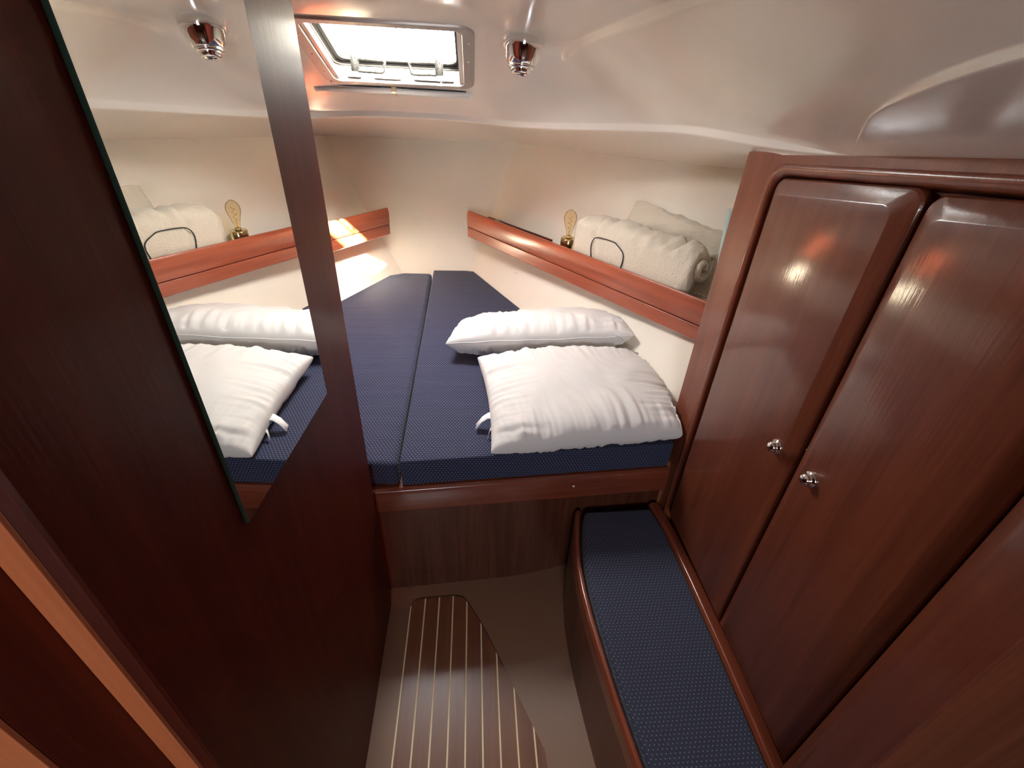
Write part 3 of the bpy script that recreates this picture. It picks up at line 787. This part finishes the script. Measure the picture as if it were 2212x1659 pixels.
# ================================================================== BENCH
bn = empty('bench', (0.55, 0.7, 0.0)); tag(bn, 'low built-in bench base with varnished mahogany rails beside the locker', 'bench')
BN = Vector((0.55, 0.7, 0.0))
edge = [(0.385, 1.21), (0.366, 1.14), (0.351, 1.06), (0.341, 0.98), (0.339, 0.88), (0.343, 0.78), (0.352, 0.66), (0.364, 0.54), (0.380, 0.42), (0.398, 0.30), (0.42, 0.16)]
v = []; f = []
for x, y in edge: v += [(x + 0.012 - BN.x, y - BN.y, -0.06), (x + 0.012 - BN.x, y - BN.y, 0.36)]
for i in range(len(edge) - 1): f.append((2 * i, 2 * i + 2, 2 * i + 3, 2 * i + 1))
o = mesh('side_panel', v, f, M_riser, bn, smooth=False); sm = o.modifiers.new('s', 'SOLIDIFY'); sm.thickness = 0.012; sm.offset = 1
def rail_along(name, path, prof, mat, parent, org):
    v = []; f = []; n = len(path); k = len(prof)
    for i, (x, y) in enumerate(path):
        a = Vector(path[max(i - 1, 0)]); b = Vector(path[min(i + 1, n - 1)]); t = (b - a).normalized(); nn_ = Vector((-t.y, t.x))
        if nn_.x < 0: nn_ = -nn_
        for o_, z in prof: v.append(Vector((x + nn_.x * o_, y + nn_.y * o_, z)) - org)
    for i in range(n - 1):
        for j in range(k): f.append((i * k + j, i * k + (j + 1) % k, (i + 1) * k + (j + 1) % k, (i + 1) * k + j))
    f.append(tuple(range(k))); f.append(tuple((n - 1) * k + j for j in range(k)))
    o = mesh(name, v, f, mat, parent); bevel(o, 0.003, 3, 25); return o
rail_along('fiddle_rail', edge, [(0.0, 0.33), (-0.001, 0.388), (0.006, 0.400), (0.016, 0.400), (0.022, 0.392), (0.022, 0.33)], M_railY, bn, BN)
back = [(0.688, 1.235), (0.706, 1.10), (0.713, 0.9), (0.716, 0.7), (0.716, 0.5), (0.714, 0.36)]
rail_along('wall_rail', back, [(-0.012, 0.34), (-0.012, 0.392), (-0.004, 0.404), (0.012, 0.404), (0.028, 0.40), (0.028, 0.34)], M_railY, bn, BN)
top = [(x + 0.02, y) for x, y in edge] + [(0.70, 0.16), (0.70, 1.22)]
prism('seat_board', [(x - BN.x, y - BN.y, 0.33) for x, y in top], (0, 0, 0.012), M_riser, bn)
cu = [(x + 0.030, min(y, 1.195)) for x, y in edge] + [(0.69, 0.16), (0.698, 0.36), (0.700, 0.7), (0.697, 0.9), (0.690, 1.10), (0.672, 1.205)]
o = prism('bench_cushion', [(x, y, 0.3445) for x, y in cu], (0, 0, 0.065), M_navy2, None); bevel(o, 0.016, 4, 50)
tag(o, 'long navy dotted seat cushion on the low bench', 'cushion')

# ================================================================== FLOOR BOARD
fb = empty('sole_board', (0.0, 0.7, 0.0)); tag(fb, 'teak sole board with pale inlaid stripes set in the floor', 'floor board')
FBI = Vector((0.0, 0.7, 0.0))
outl = [(-0.250, 0.12), (-0.252, 1.085), (-0.240, 1.112), (-0.215, 1.122), (-0.075, 1.130), (-0.045, 1.122), (-0.022, 1.095), (0.045, 0.976), (0.24, 0.549), (0.42, 0.12)]
def clip_poly(poly, x0, x1):
    def cl(pts, keep, X):
        out = []
        for i in range(len(pts)):
            a, b = pts[i], pts[(i + 1) % len(pts)]
            ka, kb = keep(a[0]), keep(b[0])
            if ka: out.append(a)
            if ka != kb:
                t = (X - a[0]) / (b[0] - a[0]); out.append((X, a[1] + t * (b[1] - a[1])))
        return out
    p = cl(poly, lambda x: x >= x0, x0)
    return cl(p, lambda x: x <= x1, x1) if p else p
x0 = -0.2505; pitch = 0.0548; sw = 0.0052
k = 0
xs_ = [x0 + 0.0 + i * pitch for i in range(13)]
prism('base_panel', [Vector((x, y, -0.012)) - FBI for x, y in outl], (0, 0, 0.0145), M_rubber, fb)
def zl(x): return 0.0028
for i, x in enumerate(xs_):
    p = clip_poly(outl, x, x + sw)
    if len(p) > 2: prism('inlay_strip', [Vector((a, b, 0.002)) - FBI for a, b in p], (0, 0, 0.0036), M_inlay, fb)
    p = clip_poly(outl, x + sw, x + pitch)
    if len(p) > 2: prism('plank', [Vector((a, b, 0.002)) - FBI for a, b in p], (0, 0, 0.0040), M_plank, fb, 0.0006, 1)

# ================================================================== THINGS ON THE SHELF
# lamp
zsh = (WR @ Vector((0.6, 0.1, -0.075))).z
lb = at(1226, 533, y=2.36); lbz = zsh
q_ = WR.inverted() @ Vector((lb.x, lb.y, lbz)); lbz = (WR @ Vector((q_.x, q_.y, -0.075))).z + 0.0025
la = empty('bulb_lamp', (lb.x, lb.y, lbz), (0, 0, 0)); tag(la, 'small table lamp with a bare amber filament bulb on a brass cylinder', 'lamp')
hb = 0.075
lathe('base', [(0.0, 0.0), (0.037, 0.0), (0.0385, 0.002), (0.0385, hb - 0.003), (0.036, hb), (0.018, hb), (0.018, hb - 0.004), (0.0, hb - 0.004)], M_brass, la, 40)
lathe('socket', [(0.013, hb - 0.006), (0.0145, hb + 0.004), (0.0145, hb + 0.010), (0.012, hb + 0.012)], M_brass, la, 24)
bz = hb + 0.008
lathe('bulb', [(0.0125, bz), (0.0130, bz + 0.012), (0.0165, bz + 0.030), (0.0240, bz + 0.055), (0.0300, bz + 0.076), (0.0315, bz + 0.090), (0.0290, bz + 0.104), (0.0215, bz + 0.117), (0.012, bz + 0.124), (0.006, bz + 0.128), (0, bz + 0.129)], M_bulb, la, 36)
pts = []
for i in range(60):
    a = i / 60 * 2 * math.pi * 3
    pts.append((0.008 * math.cos(a) * (1 + 0.3 * math.sin(i / 4)), 0.008 * math.sin(a), bz + 0.03 + 0.07 * i / 60))
tube('filament', pts, 0.0009, M_fil, la, 6)
tube('stem', [(0, 0, bz), (0, 0, bz + 0.03)], [0.004, 0.0025], M_bulb, la, 8)

def rest(q, org, who):
    p = q + org
    l = WR.inverted() @ p
    l.z = max(l.z, -0.0735)
    gap = FR(WR @ Vector((l.x, 0, l.z))) / 1.084     # room between fiddle and hull at this height
    if who == 'roll':
        l.y = min(max(l.y, 0.031), max(0.040, gap - 0.088))
    else:
        l.z = max(l.z, -0.03)
        l.y = min(max(l.y, gap - 0.080), gap - 0.014)
    return WR @ l - org
def soft_roll(name, path, prof, mat, parent, seed, amp=0.010, nring=64, endround=0.25, fx=9.0, along=14.0, who='roll'):
    """fleece body swept along path; prof(t) -> (half width, half height, power)"""
    rs = Vector((seed * 3.1, seed * 7.7, seed)); path = [Vector(p) for p in path]
    L_ = len(path); v = []; f = []
    for i, p in enumerate(path):
        t = i / (L_ - 1)
        d = (path[min(i + 1, L_ - 1)] - path[max(i - 1, 0)]).normalized()
        side = d.cross(Vector((0, 0, 1))).normalized(); up = side.cross(d)
        hw, hh, pw = prof(t)
        for k in range(nring):
            a = 2 * math.pi * k / nring
            c, s = math.cos(a), math.sin(a)
            x = math.copysign(abs(c) ** pw, c) * hw; y = math.copysign(abs(s) ** pw, s) * hh
            q = p + side * x + up * y
            nrm = (side * c + up * s)
            w = noise.noise(Vector((t * along, c * 1.1, s * 1.1)) + rs) * amp + noise.noise(Vector((t * along * 2.3, c * 1.6 + t * 3, s * 1.6)) + rs) * amp * 0.6
            w += noise.noise(q * 22 + rs) * amp * 0.35
            v.append(rest(q + nrm * w, parent.location, who))
    for i in range(L_ - 1):
        for k in range(nring): f.append((i * nring + k, i * nring + (k + 1) % nring, (i + 1) * nring + (k + 1) % nring, (i + 1) * nring + k))
    for i in (0, L_ - 1):
        c = Vector((0, 0, 0))
        for k in range(nring): c += v[i * nring + k]
        v.append(c / nring)
        for k in range(nring): f.append((i * nring + k, i * nring + (k + 1) % nring, len(v) - 1))
    return mesh(name, v, f, mat, parent, smooth=True)
WRi = WR
def sh(x, y, z): return WR @ Vector((x, y, -0.075 + z))
def frac_at(u, v_):   # distance along the shelf of a pixel seen on the fiddle face
    r = ray(u, v_); n_ = WR.to_3x3() @ Vector((0, 1, 0)); n_.z = 0
    t = (WR.translation - O).dot(n_) / r.dot(n_); return (WR.inverted() @ (O + r * t)).x
xa, xb = frac_at(1222, 500), frac_at(1512, 560)
# rolled blanket
br_ = empty('rolled_blanket', sh((xa + xb) / 2, 0.13, 0)); tag(br_, 'thick cream fleece blanket rolled up behind the fiddle with a black cord in front', 'blanket')
inv = Matrix.Translation(-br_.location)
N1 = 60
path = []
for i in range(N1 + 1):
    t = i / N1
    path.append(inv @ sh(xa - 0.02 + (xb - xa - 0.03) * t, 0.104, 0.116 + 0.004 * math.sin(t * 5)))
def prof1(t):
    e = min(1.0, t / 0.13); e2 = min(1.0, (1 - t) / 0.05)
    k = (0.40 + 0.60 * (1 - (1 - e) ** 2)) * (0.75 + 0.25 * (1 - (1 - e2) ** 2))
    return 0.082 * k, (0.110 + 0.006 * t) * k, 0.80
soft_roll('roll', path, prof1, M_fleece, br_, 3, 0.017, 72, along=20, who='roll')
# the spiral fold at the near end of the roll
pts = []
for i in range(30):
    a = i / 29 * math.radians(420) - 0.4
    rr_ = 0.012 + 0.042 * i / 29
    pts.append(inv @ sh(xb - 0.052, 0.092 + 0.8 * rr_ * math.cos(a), 0.150 + rr_ * math.sin(a)))
dirx = (WR.to_3x3() @ Vector((1, 0, 0))).normalized()
v = []; f = []; kk = 10
for i, p in enumerate(pts):
    for j in range(kk):
        a = math.pi * j / (kk - 1)
        c = inv @ sh(xb - 0.052, 0.092, 0.150)
        radial = (p - c).normalized()
        th = 0.012
        v.append(p + radial * th * math.cos(a) + dirx * (0.018 * math.sin(a) + 0.006))
for i in range(len(pts) - 1):
    for j in range(kk - 1): f.append((i * kk + j, i * kk + j + 1, (i + 1) * kk + j + 1, (i + 1) * kk + j))
mesh('end_fold', v, f, M_fleece, br_, smooth=True)
# folded blanket behind
xc_, xd_ = frac_at(1322, 500) - 0.12, frac_at(1528, 560)
fbk = empty('folded_blanket', sh((xc_ + xd_) / 2, 0.24, 0)); tag(fbk, 'cream fleece blanket folded flat and propped behind the rolled one', 'blanket')
inv = Matrix.Translation(-fbk.location)
path = [inv @ sh(xc_ + (xd_ - xc_) * i / 50, 0.236 + 0.02 * i / 50, 0.150 - 0.028 * i / 50) for i in range(51)]
def prof2(t):
    e = min(1.0, t / 0.03); e2 = min(1.0, (1 - t) / 0.03); k = 0.8 + 0.2 * min(e, e2)
    return 0.042 * k, (0.150 - 0.028 * t) * (0.97 + 0.03 * min(e, e2)), 0.55
soft_roll('fold', path, prof2, M_fleece, fbk, 8, 0.008, 64, along=9, who='fold')
# black cord loop standing over the fiddle
fl, fr_ = frac_at(1266, 552), frac_at(1330, 577)
c0 = [(fl + 0.01, 0.0275, 0.003), (fl + 0.006, 0.0275, 0.05), (fl - 0.004, 0.0275, 0.105), (fl + 0.000, 0.0275, 0.135), (fl + 0.022, 0.0275, 0.158), (fl + 0.070, 0.0275, 0.164), (fl + 0.13, 0.0275, 0.164), (fr_ - 0.035, 0.0275, 0.156), (fr_ + 0.002, 0.0275, 0.132), (fr_ + 0.008, 0.0275, 0.10), (fr_ - 0.004, 0.0275, 0.05), (fr_ - 0.008, 0.0275, 0.003)]
def spline(P, n=8):
    P = [Vector(p) for p in P]; out = []
    for i in range(len(P) - 1):
        a = P[max(i - 1, 0)]; b = P[i]; c = P[i + 1]; d = P[min(i + 2, len(P) - 1)]
        for k in range(n):
            t = k / n
            out.append(0.5 * (2 * b + (c - a) * t + (2 * a - 5 * b + 4 * c - d) * t * t + (-a + 3 * b - 3 * c + d) * t ** 3))
    return out + [P[-1]]
o = tube('cord_loop', spline([sh(*q) for q in c0]), 0.0022, M_cable, None, 8)
tag(o, 'thin black cord looping up in front of the rolled fleece blanket', 'cord')
# pale teal mat roll standing behind the locker stile
tp, bt = at(1586, 452, y=1.60), at(1546, 660, y=1.545)
q_ = WR.inverted() @ bt; zb_ = (WR @ Vector((q_.x, q_.y, -0.075))).z + 0.006
tp.y += 0.0; bt = tp + (bt - tp) * ((tp.z - zb_) / (tp.z - bt.z))
rt = empty('rolled_mat', bt); tag(rt, 'pale teal rolled mat standing upright between the blankets and the locker', 'mat')
dv = tp - bt
tube('mat', [dv * t for t in (0.0, 0.005, 0.3, 0.6, 0.985, 1.0)], [0.020, 0.022, 0.022, 0.022, 0.022, 0.020], M_teal, rt, 28)
tube('edge_flap', [dv * t + Vector((0.021, -0.012, 0)) for t in (0.0, 0.3, 0.6, 0.97)], [0.004, 0.004, 0.004, 0.003], M_teal, rt, 8)

# small fixing on the hull below the shelf
p = hit(1117, 590, FR)
o = lathe('hull_hook', [(0.006, 0), (0.006, 0.002), (0.003, 0.004), (0.0025, 0.010), (0.004, 0.012), (0, 0.013)], M_white, None, 14, loc=p, rot=zrot((-0.8, -0.35, 0.45)))
tag(o, 'tiny white screw hook on the cream hull below the shelf', 'hook')
